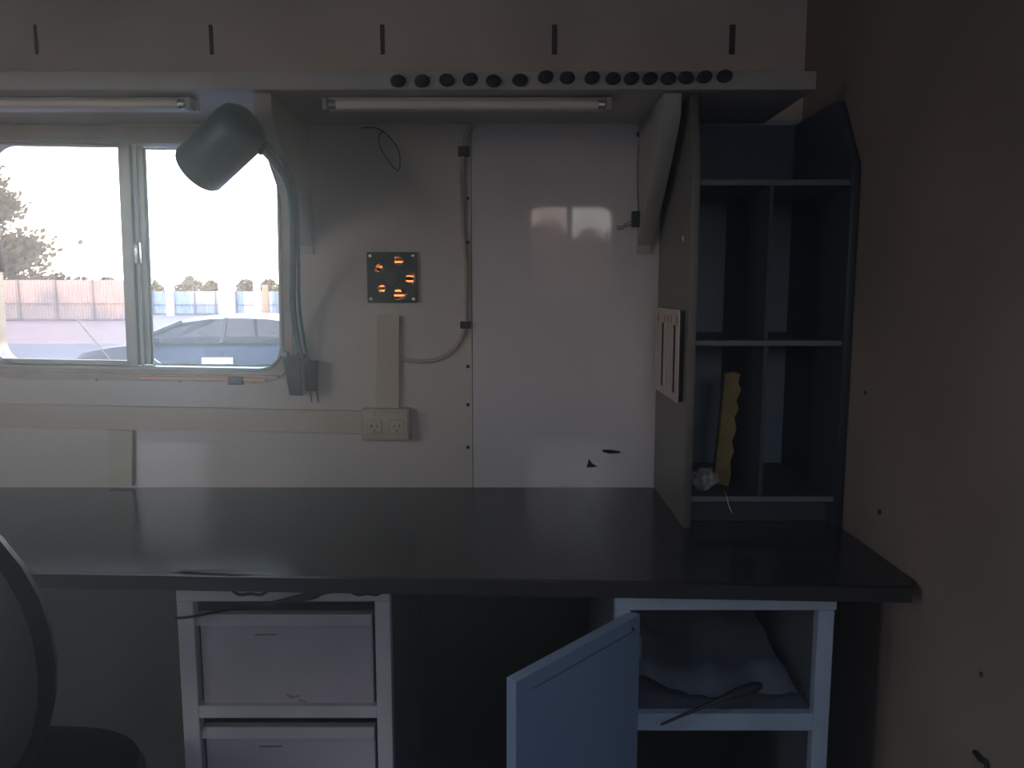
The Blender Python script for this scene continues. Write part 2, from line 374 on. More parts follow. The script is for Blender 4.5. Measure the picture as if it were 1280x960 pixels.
MB().box(a.x, b.x, YW-.009, YW+.004, b.z, a.z, .003).build('sash_catch', m_alu2, w1, True)

# ---------------- window 2 (seen only as a reflection)
w2 = setting('window_2', ((a2.x+b2.x)/2, YR, b2.z))
MB().prism([rrect(a2.x-.02, b2.x+.02, b2.z-.02, a2.z+.02, .07), rrect(a2.x+.008, b2.x-.008, b2.z+.008, a2.z-.008, .055)[::-1]], .07, MXZ(YR-.028)).build('window_frame', m_alu, w2, True)
xm = P(712, 300, y=2*YW-YR).x
MB().box(xm-.014, xm+.014, YR-.04, YR-.02, b2.z+.005, a2.z-.005, .002).build('mullion', m_alu, w2, True)
MB().box(a2.x+.008, xm-.014, YR-.032, YR-.029, b2.z+.008, a2.z-.008).build('pane', m_glass2, w2)
MB().box(xm+.014, b2.x-.008, YR-.032, YR-.029, b2.z+.008, a2.z-.008).build('pane', m_clear, w2)
MB().prism([[(ly0-.05, 0), (ly0, 0), (ly0, 1.95), (ly1, 1.95), (ly1, 0), (ly1+.05, 0), (ly1+.05, 2.0), (ly0-.05, 2.0)]], .09, MYZ(XL-.03)).build('fill_door', m_alu, kind='structure')  # frame of the added side opening
MB().prism([[(dx0-.05, 0), (dx0, 0), (dx0, 1.95), (dx1, 1.95), (dx1, 0), (dx1+.05, 0), (dx1+.05, 2.0), (dx0-.05, 2.0)]], .09, MXZ(YR-.03)).build('door_1', m_alu, kind='structure')

# added scattering volume that stands in for lens flare at the window
hz = bpy.data.materials.new('flare_volume'); hz.use_nodes = True; t = hz.node_tree; t.nodes.clear()
o1 = t.nodes.new('ShaderNodeOutputMaterial'); vsn = t.nodes.new('ShaderNodeVolumeScatter')
vsn.inputs['Density'].default_value = .12; vsn.inputs['Anisotropy'].default_value = .76; vsn.inputs['Color'].default_value = (.85, .95, 1, 1)
t.links.new(vsn.outputs[0], o1.inputs['Volume'])
MB().box(XL+.001, XR-.001, YR+.001, YW-.001, .001, ZC-.001).build('flare_haze', hz, kind='structure')

# ================================================================= overhead shelf
xe = P(1019, 100, y=YS).x
sh = thing('overhead_shelf', 'long painted shelf across the wall above the window and the wall panel', 'shelf', (0, YW, ZS))
MB().box(XL, xe, YS+.012, YW-.001, ZS, ZS+.016, .001).build('shelf_board', m_shelf, sh)
zl = P(600, 90, y=YS).z
MB().box(XL, xe, YS-.008, YS+.011, ZS-.002, zl, .003).build('front_lip', m_shelf, sh, True)
def gusset(m_, name_x):
    # tapering plywood bracket: deep under the lip, running back to the wall lower down
    prof = [(YW-.001, ZS-.003), (YS+.014, ZS-.003), (YS+.020, ZS-.045)]
    for k in range(9):
        t_ = k/8; prof.append((YS+.020+(YW-.007-YS-.020)*(t_**1.15), ZS-.045-.235*t_))
    prof += [(YW-.007, ZS-.30), (YW-.001, ZS-.30)]
    return MB().prism([prof], .036, MYZ(name_x), .002)
gx = P(838, 120, y=YS+.02).x
gusset(0, gx+.004).build('bracket', m_brk, sh, True)
gx2 = P(322, 120, y=YS+.02).x
gusset(0, gx2+.010).build('bracket', m_brk, sh, True)
# black round caps along the lip
ORD = ['leftmost', 'second', 'third', 'fourth', 'fifth', 'sixth', 'seventh', 'eighth', 'ninth', 'tenth', 'eleventh', 'twelfth', 'thirteenth', 'fourteenth', 'fifteenth', 'rightmost']
caps = [(498,102),(528,102),(559,101),(588,100),(617,102),(650,101),(682,97),(709,98),(740,98),(766,99),(789,99),(812,99),(835,99),(857,98),(880,97),(905,96)]
yc = YS-.0072
cap0 = None
for i, (px, py) in enumerate(caps):
    p = P(px, py, y=yc)
    if cap0 is None:
        b = MB(); b.lathe((0, 0, 0), (0, -1, 0), [(.0145, 0), (.0152, .004), (.0145, .008), (.011, .0105), (.005, .0118), (.001, .012)], 18)
        for v in b.b.verts: v.co.z *= .78
        cap0 = b.build('round_cap', m_blackr, None, True); o = cap0
    else:
        o = cap0.copy(); C.objects.link(o)
    o.location = p; o.rotation_euler = (0, random.uniform(-.3, .3), 0)
    lab = f'{ORD[i]} black round cap' + (' from the left' if 0 < i < 15 else '') + ' in the row along the shelf lip'
    if i == 6: lab = 'seventh black round cap from the left, set highest in the row on the lip'
    o['label'] = lab; o['category'] = 'cap'; o['group'] = 'black round caps along the shelf lip'

# ================================================================= fluorescent battens
def batten(px0, px1, py, label):
    yb = YS + .05
    zc = P(600, py, y=yb).z; x0 = P(px0, py, y=yb).x; x1 = P(px1, py, y=yb).x
    r = thing('fluorescent_light', label, 'light fitting', ((x0+x1)/2, yb, ZS-.001), 'fluorescent battens under the shelf')
    MB().box(x0-.012, x1+.012, yb-.004, yb+.045, ZS-.022, ZS-.002, .003).build('batten', m_bat, r, True)
    MB().tube([(x0+.014, yb-.0, zc), (x1-.014, yb-.0, zc)], .0095, 16).build('tube', m_tubeg, r, True)
    for xx, s in ((x0, 1), (x1, -1)):
        c = MB().tube([(xx+.013*s, yb, zc), (xx-.0*s, yb, zc)], .0100, 16).build('tube_cap', m_alu2, r, True)
        MB().box(min(xx-.002*s, xx-.014*s), max(xx-.002*s, xx-.014*s), yb-.010, yb+.02, zc-.012, ZS-.003, .003).build('lamp_holder', m_brk, r, True)
batten(412, 756, 131, 'unlit fluorescent tube fitting under the shelf, over the bare wall panel')
batten(-150, 232, 130, 'unlit fluorescent tube fitting under the shelf, above the window')

# ================================================================= wall fixings
# fan
fan = thing('exhaust_fan', 'small square dark fan plate in the wall with orange light showing through five openings', 'fan', (fc.x, YW, fc.z-.06))
h = .0595
loops = [rrect(fc.x-h, fc.x+h, fc.z-h, fc.z+h, .004)]
for px, py, s in ((475, 336, .8), (498, 327, .85), (513, 348, 1.0), (500, 367, 1.15), (478, 361, .8)):
    q = P(px, py, y=YW); a = math.atan2(q.z-fc.z, q.x-fc.x); R0 = math.hypot(q.x-fc.x, q.z-fc.z)
    w = []
    for da, dr in ((-.30, .011), (-.1, .013), (.12, .013), (.30, .010), (.26, -.004), (.1, -.011), (-.2, -.010), (-.3, -.002)):
        rr_ = R0+dr*s; aa = a+da*s; w.append((fc.x+rr_*math.cos(aa), fc.z+rr_*math.sin(aa)))
    loops.append(w[::-1])
MB().prism(loops, .010, MXZ(YW-.0055), .0008).build('fan_plate', m_fan, fan)
MB().lathe((fc.x, YW-.0105, fc.z), (0, -1, 0), [(.018, 0), (.018, .002), (.016, .003), (.0005, .003)], 24).build('hub', m_fan, fan, True)
for sx_, sz_ in ((-1, 1), (1, 1), (-1, -1), (1, -1)):
    MB().lathe((fc.x+sx_*.051, YW-.0103, fc.z+sz_*.051), (0, -1, 0), [(.0045, 0), (.0045, .002), (.003, .003), (.0004, .003)], 12).build('screw', m_alu2, fan, True)
for k in range(7):
    a = 2*math.pi*k/7
    p = Vector((fc.x, YW+.008, fc.z)); u = Vector((math.cos(a), 0, math.sin(a))); v = Vector((-math.sin(a), 0, math.cos(a)))
    MB().hexa([p+u*.012-v*.003, p+u*.044-v*.006, p+u*.044+v*.002+Vector((0,.006,0)), p+u*.012+v*.003+Vector((0,.004,0)),
               p+u*.012-v*.003+Vector((0,.0015,0)), p+u*.044-v*.006+Vector((0,.0015,0)), p+u*.044+v*.002+Vector((0,.0075,0)), p+u*.012+v*.003+Vector((0,.0055,0))]).build('fan_blade', m_fan, fan)
for k in range(9):
    z = fc.z-.046+k*.0115
    MB().hexa([(fc.x-.048, YW+.035, z), (fc.x+.048, YW+.035, z), (fc.x+.048, YW+.045, z-.006), (fc.x-.048, YW+.045, z-.006),
               (fc.x-.048, YW+.035, z+.0015), (fc.x+.048, YW+.035, z+.0015), (fc.x+.048, YW+.045, z-.0045), (fc.x-.048, YW+.045, z-.0045)]).build('louvre_slat', m_fan, fan)
MB().lathe((fc.x, YW+.052, fc.z), (0, 1, 0), [(.0498, 0), (.0498, .0015)], 32).build('orange_glow_disc', m_orange, fan, label='added orange disc giving the glow behind the fan')  # added sheet; its colour stands for the sunlit orange outdoors

# trunking
def flat(name, quad, depth, m, parent=None, **k):
    q = [P(x, y, y=YW) for x, y in quad]
    return MB().prism([[(v.x, v.z) for v in q]], depth, MXZ(YW-depth/2-.0003), .0012).build(name, m, parent, True, **k)
flat('cable_trunking', [(-260, 528), (456, 541), (456, 513), (-260, 499)], .012, m_trunk, label='long cream horizontal cable trunking running below the window to the outlet', category='cable trunking')
flat('cable_trunking', [(473, 509), (500, 509), (500, 394), (472, 394)], .014, m_trunk, label='short cream vertical cable trunking rising from the outlet towards the fan', category='cable trunking')
flat('cable_trunking', [(138, 606), (168, 606), (168, 537.5), (138, 537)], .012, m_outlet, label='yellowed vertical cable trunking dropping from the horizontal one to the counter', category='cable trunking')
# power outlet
a, b = P(455, 509, y=YW), P(515, 548, y=YW)
po = thing('power_outlet', 'cream double power outlet on the wall below the fan', 'power outlet', ((a.x+b.x)/2, YW, b.z))
MB().box(a.x, b.x, YW-.030, YW-.0005, b.z, a.z, .003).build('mounting_box', m_outlet, po, True)
MB().box(a.x+.004, b.x-.004, YW-.036, YW-.0302, b.z+.004, a.z-.004, .002).build('face_plate', m_trunk, po, True)
for cx in (-.027, .027):
    xx = (a.x+b.x)/2 + cx; zz = (a.z+b.z)/2-.004
    MB().box(xx-.017, xx+.017, YW-.0385, YW-.0362, zz-.016, zz+.018, .002).build('socket', m_outlet, po, True)
    for dx, dz, an in ((-.0065, .003, .5), (.0065, .003, -.5), (0, -.009, 0)):
        M = Matrix.Translation((xx+dx, YW-.0388, zz+dz)) @ Matrix.Rotation(an, 4, 'Y')
        MB().box(-.0010, .0010, -.0006, .0006, -.0038, .0038, 0, M).build('pin_slot', m_dark, po)
    MB().box(xx-.004, xx+.004, YW-.041, YW-.0362, a.z-.013, a.z-.006, .001).build('switch', m_trunk, po, True)

# grey cable and its clips
def W_(px, py, off=.007): q = P(px, py, y=YW-off); return q
cab = MB().tube(smoothpath([W_(500, 449), W_(520, 451.5), W_(543, 450), W_(562, 441), W_(576, 424), W_(582, 406), W_(582, 380), W_(583, 350), W_(582, 318), W_(579, 290), W_(578, 250), W_(578, 215), W_(580, 190), W_(583, 170), W_(590, 158)], 5), .0052, 8).build('wall_cable', m_cable, None, True, label='pale grey cable curving from the vertical trunking up the wall to the shelf', category='cable')
for px, py, w, h, lab in ((582, 406, 13, 9, 'small square black cable clip where the cable bends upward, right of the fan'), (580, 190, 14, 12, 'dark cable clip high on the cable just below the shelf')):
    a, b = P(px-w/2, py-h/2, y=YW), P(px+w/2, py+h/2, y=YW)
    MB().box(a.x, b.x, YW-.015, YW-.0005, b.z, a.z, .0015).build('cable_clip', m_black, None, True, label=lab, category='cable clip')
MB().tube(smoothpath([W_(452, 160, .004), W_(470, 160, .01), W_(486, 170, .02), W_(498, 188, .02), W_(500, 205, .015), W_(497, 213, .012), W_(487, 203, .008), W_(475, 183, .006), W_(474, 170, .005), W_(480, 163, .004)], 5), .0014, 6).build('loose_wire', m_wire, None, True, label='thin dark loop of loose wire hanging below the shelf over the fan', category='wire')
# small black connector with wires, near the right bracket
a, b = P(790, 264, y=YW-.03), P(806, 284, y=YW-.03)
cn = thing('connector', 'small black connector block with thin wires beside the right shelf bracket', 'connector', ((a.x+b.x)/2, YW, b.z))
MB().box(a.x, b.x, YW-.038, YW-.022, b.z, a.z, .002, ).build('housing', m_black, cn, True)
for dz, n in ((.0, 0), (.006, 1)):
    MB().tube(smoothpath([Vector((a.x+.004, YW-.03, b.z+.006+dz)), Vector((a.x-.012, YW-.03, b.z+.004+dz)), Vector((a.x-.024, YW-.018, b.z-.004+dz)), Vector((a.x-.03, YW-.0012, b.z+dz))], 4), .0009, 6).build('wire', m_wire, cn, True)
MB().tube([Vector(((a.x+b.x)/2, YW-.03, a.z-.002)), P(797, 240, y=YW-.012), P(797, 200, y=YW-.004), P(799, 176, y=YW-.004)], .0012, 6).build('wire', m_wire, cn, True)
for px, py, r, lab in ((799, 168, .007, 'dark round stud on the wall beside the top of the right bracket'), (806, 299, .0055, 'small pale ring-headed screw on the wall under the black connector')):
    p = P(px, py, y=YW); MB().lathe(p, (0, -1, 0), [(r, 0), (r, .003), (r*.75, .005), (r*.5, .0035), (r*.3, .0052), (.0003, .0055)], 16).build('wall_screw', m_screw if r < .006 else m_screwd, None, True, label=lab, category='screw')

# ================================================================= wall lamp
lamp = thing('reading_lamp', 'dark green cylindrical reading lamp hanging on a long arm in front of the window', 'lamp', P(372, 440, y=YW-.02))
YL = 1.50
t0 = P(304, 158, y=YL-.01); t1 = P(248, 212, y=YL+.035)
ax = (t1-t0).normalized(); L = (t1-t0).length
RL = .0520
MB().lathe(t0, ax, [(.004, -.022), (.022, -.021), (.038, -.015), (.049, -.004), (RL, .010), (RL, L-.004), (RL-.002, L), (RL-.004, L-.001), (RL-.005, .03), (.02, .02), (.004, .018)], 40).build('lamp_shade', m_lamp, lamp, True)
MB().lathe(t0+ax*.05, ax, [(.004, -.03), (.014, -.028), (.015, -.01), (.020, .01), (.022, .022), (.016, .036), (.003, .042)], 20).build('bulb', m_tubeg, lamp, True)
hub = P(327, 186, y=YL)
MB().lathe(hub+Vector((-.008, -.0, .004)), (1, 0, -.6), [(.010, -.008), (.011, 0), (.011, .012), (.007, .016), (.001, .017)], 16).build('swivel_joint', m_lamp, lamp, True)
s0, s1 = P(326, 184, y=YL), P(352, 208, y=YL+.06)
MB().tube(smoothpath([s0, P(345, 205, y=YL+.01), P(358, 226, y=YL+.03), P(365, 258, y=YL+.08), P(366, 320, y=YL+.2), P(366, 380, y=YW-.07), P(371, 420, y=YW-.035), P(377, 450, y=YW-.028)], 6), .0075, 10).build('arm', m_lamp, lamp, True)
MB().tube(smoothpath([P(322, 172, y=YL), P(340, 185, y=YL+.0), P(357, 208, y=YL+.02), P(370, 245, y=YL+.08), P(373, 320, y=YL+.2), P(374, 380, y=YW-.07), P(380, 425, y=YW-.04), P(385, 450, y=YW-.026)], 6), .0038, 8).build('arm_rod', m_lamp, lamp, True)
MB().tube([P(333, 187, y=YL+.002), P(345, 200, y=YL+.02)], .0022, 8).build('joint_pin', m_chrome, lamp, True, label='chrome pin')
# clamp at its foot
MB().hexa([P(362, 494, y=YW-.045), P(377, 495, y=YW-.045), P(378, 494, y=YW-.002), P(364, 494, y=YW-.002),
           P(353, 447, y=YW-.045), P(374, 441, y=YW-.045), P(375, 441, y=YW-.002), P(356, 447, y=YW-.002)]).build('clamp', m_black, lamp)
MB().lathe(P(357, 443, y=YW-.03), (0, -1, 0), [(.007, -.01), (.007, .012), (.001, .013)], 12).build('clamp_screw', m_screw, lamp, True)
# plug hanging beside it
pl = thing('power_plug', 'black power plug with two metal prongs hanging beside the lamp clamp', 'plug', P(392, 505, y=YW-.02))
MB().hexa([P(382, 489, y=YW-.035), P(397, 489, y=YW-.035), P(397, 489, y=YW-.008), P(382, 489, y=YW-.008),
           P(380, 453, y=YW-.035), P(398, 450, y=YW-.035), P(398, 450, y=YW-.008), P(380, 453, y=YW-.008)]).build('plug_body', m_blackr, pl)
MB().tube([P(388, 452, y=YW-.02), P(383, 446, y=YW-.022), P(378, 443, y=YW-.022)], .004, 8).build('plug_cord', m_blackr, pl, True)
for px in (388, 396):
    MB().bar(P(px, 488, y=YW-.02), P(px+2, 503, y=YW-.02), .003, .0015, Vector((0, 1, 0))).build('prong', m_screwd, pl)

# ================================================================= counter
ZT = .75
fl = P(60, 716, z=ZT); fr = P(1122, 733, z=ZT)
sl = (fr.y-fl.y)/(fr.x-fl.x)
yl = fl.y + (XL-fl.x)*sl; yr = fl.y + (XR-fl.x)*sl
ct = thing('counter', 'long dark laminate counter along the back wall under the window', 'counter', (0, YW, ZT-.022))
MB().prism([[(XL+.001, yl+.006), (XR-.001-.02, yr+.006), (XR-.001, yr+.03), (XR-.001, YW-.001), (XL+.001, YW-.001)]], .022, MXY(ZT-.011), .001).build('worktop', m_counter, ct)
MB().bar((XL+.001, yl, ZT-.0125), (XR-.022, yr, ZT-.0125), .012, .025).build('front_edging', m_cedge, ct)
q0, q1 = P(212, 716, z=ZT), P(330, 719, z=ZT)
MB().hexa([(q0.x, q0.y+.002, ZT), (q1.x, q1.y+.002, ZT), (q1.x, q1.y+.02, ZT), (q0.x, q0.y+.02, ZT),
           (q0.x+.03, q0.y-.002, ZT+.004), (q1.x-.05, q1.y-.001, ZT+.002), (q1.x-.05, q1.y+.006, ZT+.0015), (q0.x+.03, q0.y+.006, ZT+.0025)]).build('lifted_laminate', m_counter, ct)
def yfront(x): return fl.y + (x-fl.x)*sl
ZU = ZT-.0255

# ================================================================= left pedestal with drawers
yf = yfront(-.4)+.018
def Q(px, py, yy): return P(px, py, y=yy)
A = Q(219, 733, yf); B = Q(487, 733, yf); zt_ = ZU
lp = thing('drawer_pedestal', 'white framed drawer pedestal under the counter with damaged top rail', 'drawer unit', ((A.x+B.x)/2, yf, 0.0))
pw = .029
D = .46
zr1 = Q(350, 752, yf).z; 
MB().box(A.x, B.x, yf, yf+.02, zr1, zt_, .0015).build('top_rail', m_pedw, lp)
zm1, zm0 = Q(350, 883, yf).z, Q(350, 898, yf).z
zb1, zb0 = zm1-.225, zm0-.225
for nm, x0, x1 in (('post', A.x, A.x+pw), ('post', B.x-.027, B.x)):
    MB().box(x0, x1, yf+.0005, yf+.022, 0.03, zr1-.0005, .0015).build(nm, m_pedw, lp)
MB().box(A.x+pw, B.x-.027, yf+.001, yf+.02, zm0, zm1, .001).build('rail', m_pedw, lp)
MB().box(A.x+pw, B.x-.027, yf+.001, yf+.02, max(.03, zb0), max(.05, zb1), .001).build('rail', m_pedw, lp)
MB().box(A.x+.002, A.x+.016, yf+.0225, yf+D, 0.03, zt_).build('side_panel', m_pedi, lp)
MB().box(B.x-.016, B.x-.002, yf+.0225, yf+D, 0.03, zt_).build('side_panel', m_pedi, lp)
MB().box(A.x+.016, B.x-.016, yf+D-.01, yf+D, 0.03, zt_).build('back_panel', m_pedi, lp)
for sx_, sy_ in ((A.x+.02, yf+.03), (B.x-.02, yf+.03), (A.x+.02, yf+D-.03), (B.x-.02, yf+D-.03)):
    MB().lathe((sx_, sy_, 0), (0, 0, 1), [(.012, 0), (.012, .028), (.010, .03)], 12).build('foot', m_black, lp, True)
def drawer(zt0, zb0, dirt=False):
    x0 = Q(251, 800, yf+.012).x; x1 = Q(467, 800, yf+.012).x - .002
    d = MB().box(x0, x1, yf+.012, yf+.026, zb0, zt0-.018, .0015).build('drawer', m_draw, lp)
    MB().hexa([(x0-.006, yf+.004, zt0-.018), (x1, yf+.004, zt0-.018), (x1, yf+.026, zt0-.018), (x0-.006, yf+.026, zt0-.018),
               (x0-.004, yf+.010, zt0), (x1, yf+.010, zt0), (x1, yf+.026, zt0), (x0-.004, yf+.026, zt0)]).build('drawer_lip', m_draw, d)
    MB().box(x0+.004, x0+.010, yf+.027, yf+D-.03, zb0+.01, zt0-.02).build('drawer_side', m_pedi, d)
    MB().box(x1-.010, x1-.004, yf+.027, yf+D-.03, zb0+.01, zt0-.02).build('drawer_side', m_pedi, d)
    MB().box(x0+.010, x1-.010, yf+.027, yf+D-.03, zb0+.006, zb0+.01).build('drawer_bottom', m_pedi, d)
    MB().bar((x0+.095, yf+.0115, zt0-.038), (x0+.135, yf+.0115, zt0-.0375), .001, .0018, Vector((0, 0, 1))).build('pull_notch', m_wire, d)
    if dirt:
        for dx, dz, l in ((.152, .012, .02), (.168, .008, .014), (.146, .018, .01)):
            MB().bar((x0+dx, yf+.0115, zb0+dz), (x0+dx+l, yf+.0115, zb0+dz+.004*(1 if l > .015 else -1)), .001, .0022).build('scuff', m_wood, d)
z1 = Q(350, 768, yf+.01).z; z0 = Q(350, 880, yf+.012).z
drawer(z1, z0, True)
drawer(Q(350, 909, yf+.01).z, max(zb1+.004, Q(350, 909, yf+.01).z-.195))
# dark fasteners under the counter edge
for px0, px1, lab in ((290, 336, 'dark bent metal catch under the counter edge at the middle of the drawer pedestal'), (437, 481, 'dark bent metal catch under the counter edge at the right of the drawer pedestal')):
    a = Q(px0, 736, yf-.006); b = Q(px1, 736, yf-.006); zc = ZU-.006
    MB().tube(smoothpath([(a.x, yf-.004, ZU-.001), (a.x+.004, yf-.005, zc-.002), (a.x+.015, yf-.006, zc-.006), ((a.x+b.x)/2, yf-.006, zc-.004), (b.x-.015, yf-.006, zc-.006), (b.x-.004, yf-.005, zc-.001), (b.x, yf-.004, ZU-.001)], 4), .0026, 8).build('catch', m_blackr, None, True, label=lab, category='catch')
# black strap hanging in front of the top rail
pts = [Q(219, 773, yf-.006), Q(240, 771, yf-.007), Q(270, 765, yf-.006), Q(310, 758, yf-.006), Q(350, 752, yf-.007), Q(385, 745, yf-.008), Q(405, 738, yf-.008), Q(440, 737, yf-.010), Q(478, 736.5, yf-.008)]
pts = smoothpath(pts, 5); n = len(pts)
st = MB().tube(pts, [0.0024 + .0075*max(0, 1-abs(i/n-.66)*4.5) for i in range(n)], 8)
st.build('black_strap', m_blackr, None, True, label='frayed black strap sagging across the top of the drawer pedestal', category='strap')

# ================================================================= right pedestal with open door
yg = yfront(.3)+.018
A = Q(769, 742, yg); B = Q(1047, 745, yg)
rp_ = thing('door_pedestal', 'white framed cabinet under the counter with its door hanging open', 'cabinet', ((A.x+B.x)/2, yg, 0.0))
zr = Q(900, 763, yg).z
MB().box(A.x, B.x, yg, yg+.02, zr, ZU, .0015).build('top_rail', m_pedb, rp_)
for x0, x1 in ((A.x, A.x+.026), (B.x-.030, B.x-.003)):
    MB().box(x0, x1, yg+.0005, yg+.022, .03, zr-.0005, .0015).build('post', m_pedb, rp_)
zq1, zq0 = Q(910, 890, yg+.01).z, Q(910, 911, yg+.01).z
MB().box(A.x+.026, B.x-.030, yg+.004, yg+.022, zq0, zq1, .001).build('rail', m_pedb, rp_)
MB().box(A.x+.017, B.x-.020, yg+.0225, yg+D-.01, zq0+.006, zq1-.004).build('shelf', m_pedi, rp_)
MB().box(A.x+.004, A.x+.016, yg+.0225, yg+D, .03, ZU).build('side_panel', m_pedi, rp_)
MB().box(B.x-.019, B.x-.006, yg+.0225, yg+D, .03, ZU).build('side_panel', m_pedi, rp_)
MB().box(A.x+.016, B.x-.019, yg+D-.01, yg+D, .03, ZU).build('back_panel', m_cedge, rp_)
for sx_, sy_ in ((A.x+.02, yg+.03), (B.x-.025, yg+.03), (A.x+.02, yg+D-.03), (B.x-.025, yg+D-.03)):
    MB().lathe((sx_, sy_, 0), (0, 0, 1), [(.012, 0), (.012, .028), (.010, .03)], 12).build('foot', m_black, rp_, True)
H = Q(800, 768, yg-.004); zd = H.z
Fp = P(645, 853, z=zd)
d = (Fp-H).normalized(); nrm = Vector((d.y, -d.x, 0))
if nrm.x < 0: nrm = -nrm
zdb = .06
def q3(s, k, z): v = H + d*s + nrm*k; return (v.x, v.y, z)
Ld = (Fp-H).length
dr = MB().hexa([q3(0, 0, zdb), q3(Ld, 0, zdb), q3(Ld, -.018, zdb), q3(0, -.018, zdb), q3(0, 0, zd), q3(Ld, 0, zd), q3(Ld, -.018, zd), q3(0, -.018, zd)]).build('door', m_door, rp_)
MB().hexa([q3(.012, .0012, zd-.024), q3(Ld-.035, .0012, zd-.024), q3(Ld-.035, 0, zd-.024), q3(.012, 0, zd-.024), q3(.012, .0012, zd-.0225), q3(Ld-.035, .0012, zd-.0225), q3(Ld-.035, 0, zd-.0225), q3(.012, 0, zd-.0225)]).build('groove_line', m_pedi, dr)
MB().hexa([q3(0, .0, zd), q3(Ld, .0, zd), q3(Ld, -.018, zd), q3(0, -.018, zd), q3(0, 0, zd+.001), q3(Ld, 0, zd+.001), q3(Ld, -.018, zd+.001), q3(0, -.018, zd+.001)]).build('top_edging', m_pedb, dr)
for zz in (zd-.06, .14):
    MB().tube([q3(-.006, -.004, zz-.02), q3(-.006, -.004, zz+.02)], .004, 8).build('hinge', m_screw, dr, True)
MB().lathe(q3(.022, .001, zd-.018), nrm, [(.003, -.001), (.003, .0008), (.0003, .001)], 8).build('screw', m_screwd, dr)
# crumpled sheet on the shelf of the cabinet
bm = bmesh.new(); NX, NY = 26, 14
sx0, sx1 = A.x+.022, B.x-.040; sy0, sy1 = yg+.05, yg+D-.04
grid = []
for j in range(NY+1):
    row = []
    for i in range(NX+1):
        u, v = i/NX, j/NY
        hgt = .012 + .035*math.exp(-((u-.1)/.16)**2) + .10*v*max(0, u-.35) + .03*math.exp(-((u-.62)/.15)**2)*v + .018*noise.noise(Vector((u*5, v*4, 2))) + .008*noise.noise(Vector((u*14, v*9, 5)))
        row.append(bm.verts.new((sx0+(sx1-sx0)*u, sy0+(sy1-sy0)*v, zq1+max(.002, hgt))))
    grid.append(row)
for j in range(NY):
    for i in range(NX): bm.faces.new((grid[j][i], grid[j][i+1], grid[j+1][i+1], grid[j+1][i]))
bmesh.ops.solidify(bm, geom=list(bm.faces), thickness=.002)
b = MB(); b.b.free(); b.b = bm
b.build('crumpled_sheet', m_cloth, None, True, label='grey crumpled sheet lying inside the open cabinet', category='sheet')
# black tool poking out over the rail
tp0, tp1 = P(826, 906, y=yg-.03), P(905, 872, y=yg-.012); tp2 = P(952, 856, y=yg+.0)
tl_ = thing('brush_tool', 'long thin black tool propped over the rail of the open cabinet', 'tool', tp0)
MB().tube(smoothpath([tp0, tp0.lerp(tp1, .5), tp1], 4), [.002+.0003*i for i in range(9)], 8).build('shaft', m_black, tl_, True)
MB().tube([tp1, tp1.lerp(tp2, .3), tp1.lerp(tp2, .8), tp2], [.0045, .009, .0095, .005], 10).build('handle', m_blackr, tl_, True)
k0 = P(930, 868, y=yg-.005)
MB().tube([k0, k0+Vector((.014, .01, .006))], .004, 8).build('ferrule', m_wood, tl_, True, label='small reddish end piece')

# ================================================================= tall pigeonhole cabinet at the right
XC0 = P(858, 430, y=YS-.005).x; XC1 = XR-.002
yc0 = YS-.018
cb = thing('pigeonhole_cabinet', 'tall dark open cabinet of pigeonholes standing on the counter in the right corner', 'cabinet', ((XC0+XC1)/2, YW, ZT))
zk = P(865, 205, y=yc0).z
side = [(YW-.001, ZT+.0005), (yc0, ZT+.0005), (yc0, zk), (YS+.020, ZS-.004), (YW-.001, ZS-.004)]
MB().prism([side], .016, MYZ(XC0+.008), .001).build('side_panel', m_cab, cb)
side2 = [(YW-.001, ZT+.0005), (yc0, ZT+.0005), (yc0, zk), (1.60, P(1045, 145, x=XR).z), (1.615, ZS-.004), (YW-.001, ZS-.004)]
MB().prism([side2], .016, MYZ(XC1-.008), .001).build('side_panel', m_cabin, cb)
MB().box(XC0+.016, XC1-.016, YW-.008, YW-.001, ZT+.001, ZS-.004).build('back_panel', m_cabback, cb)
xd = P(960, 430, y=yc0).x
yi = yc0+.006
zs_ = [P(960, 228, y=yi).z, P(960, 429, y=yi).z, P(960, 624, y=yi).z]
tt = .011
for z in zs_:
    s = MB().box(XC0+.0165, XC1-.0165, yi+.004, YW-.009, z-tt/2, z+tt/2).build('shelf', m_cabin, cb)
    MB().box(XC0+.0165, XC1-.0165, yi, yi+.0038, z-tt/2, z+tt/2, .0008).build('shelf_edge', m_cabedge, s)
for za, zb_ in ((zs_[1]+tt/2, zs_[0]-tt/2), (zs_[2]+tt/2, zs_[1]-tt/2)):
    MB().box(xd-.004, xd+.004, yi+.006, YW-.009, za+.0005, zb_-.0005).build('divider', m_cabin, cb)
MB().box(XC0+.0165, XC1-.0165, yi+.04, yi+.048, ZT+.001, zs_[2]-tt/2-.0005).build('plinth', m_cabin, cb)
p = P(948, 482, y=YW-.009); MB().lathe(p, (0, -1, 0), [(.003, 0), (.003, .001), (.002, .002), (.0002, .002)], 8).build('screw', m_chrome, cb)
p = P(855, 299, x=XC0); MB().lathe(p, (-1, 0, 0), [(.008, 0), (.008, .002), (.006, .003), (.004, .0015), (.0003, .003)], 16).build('ring_screw', m_alu2, cb, True, label='pale ring-headed screw')
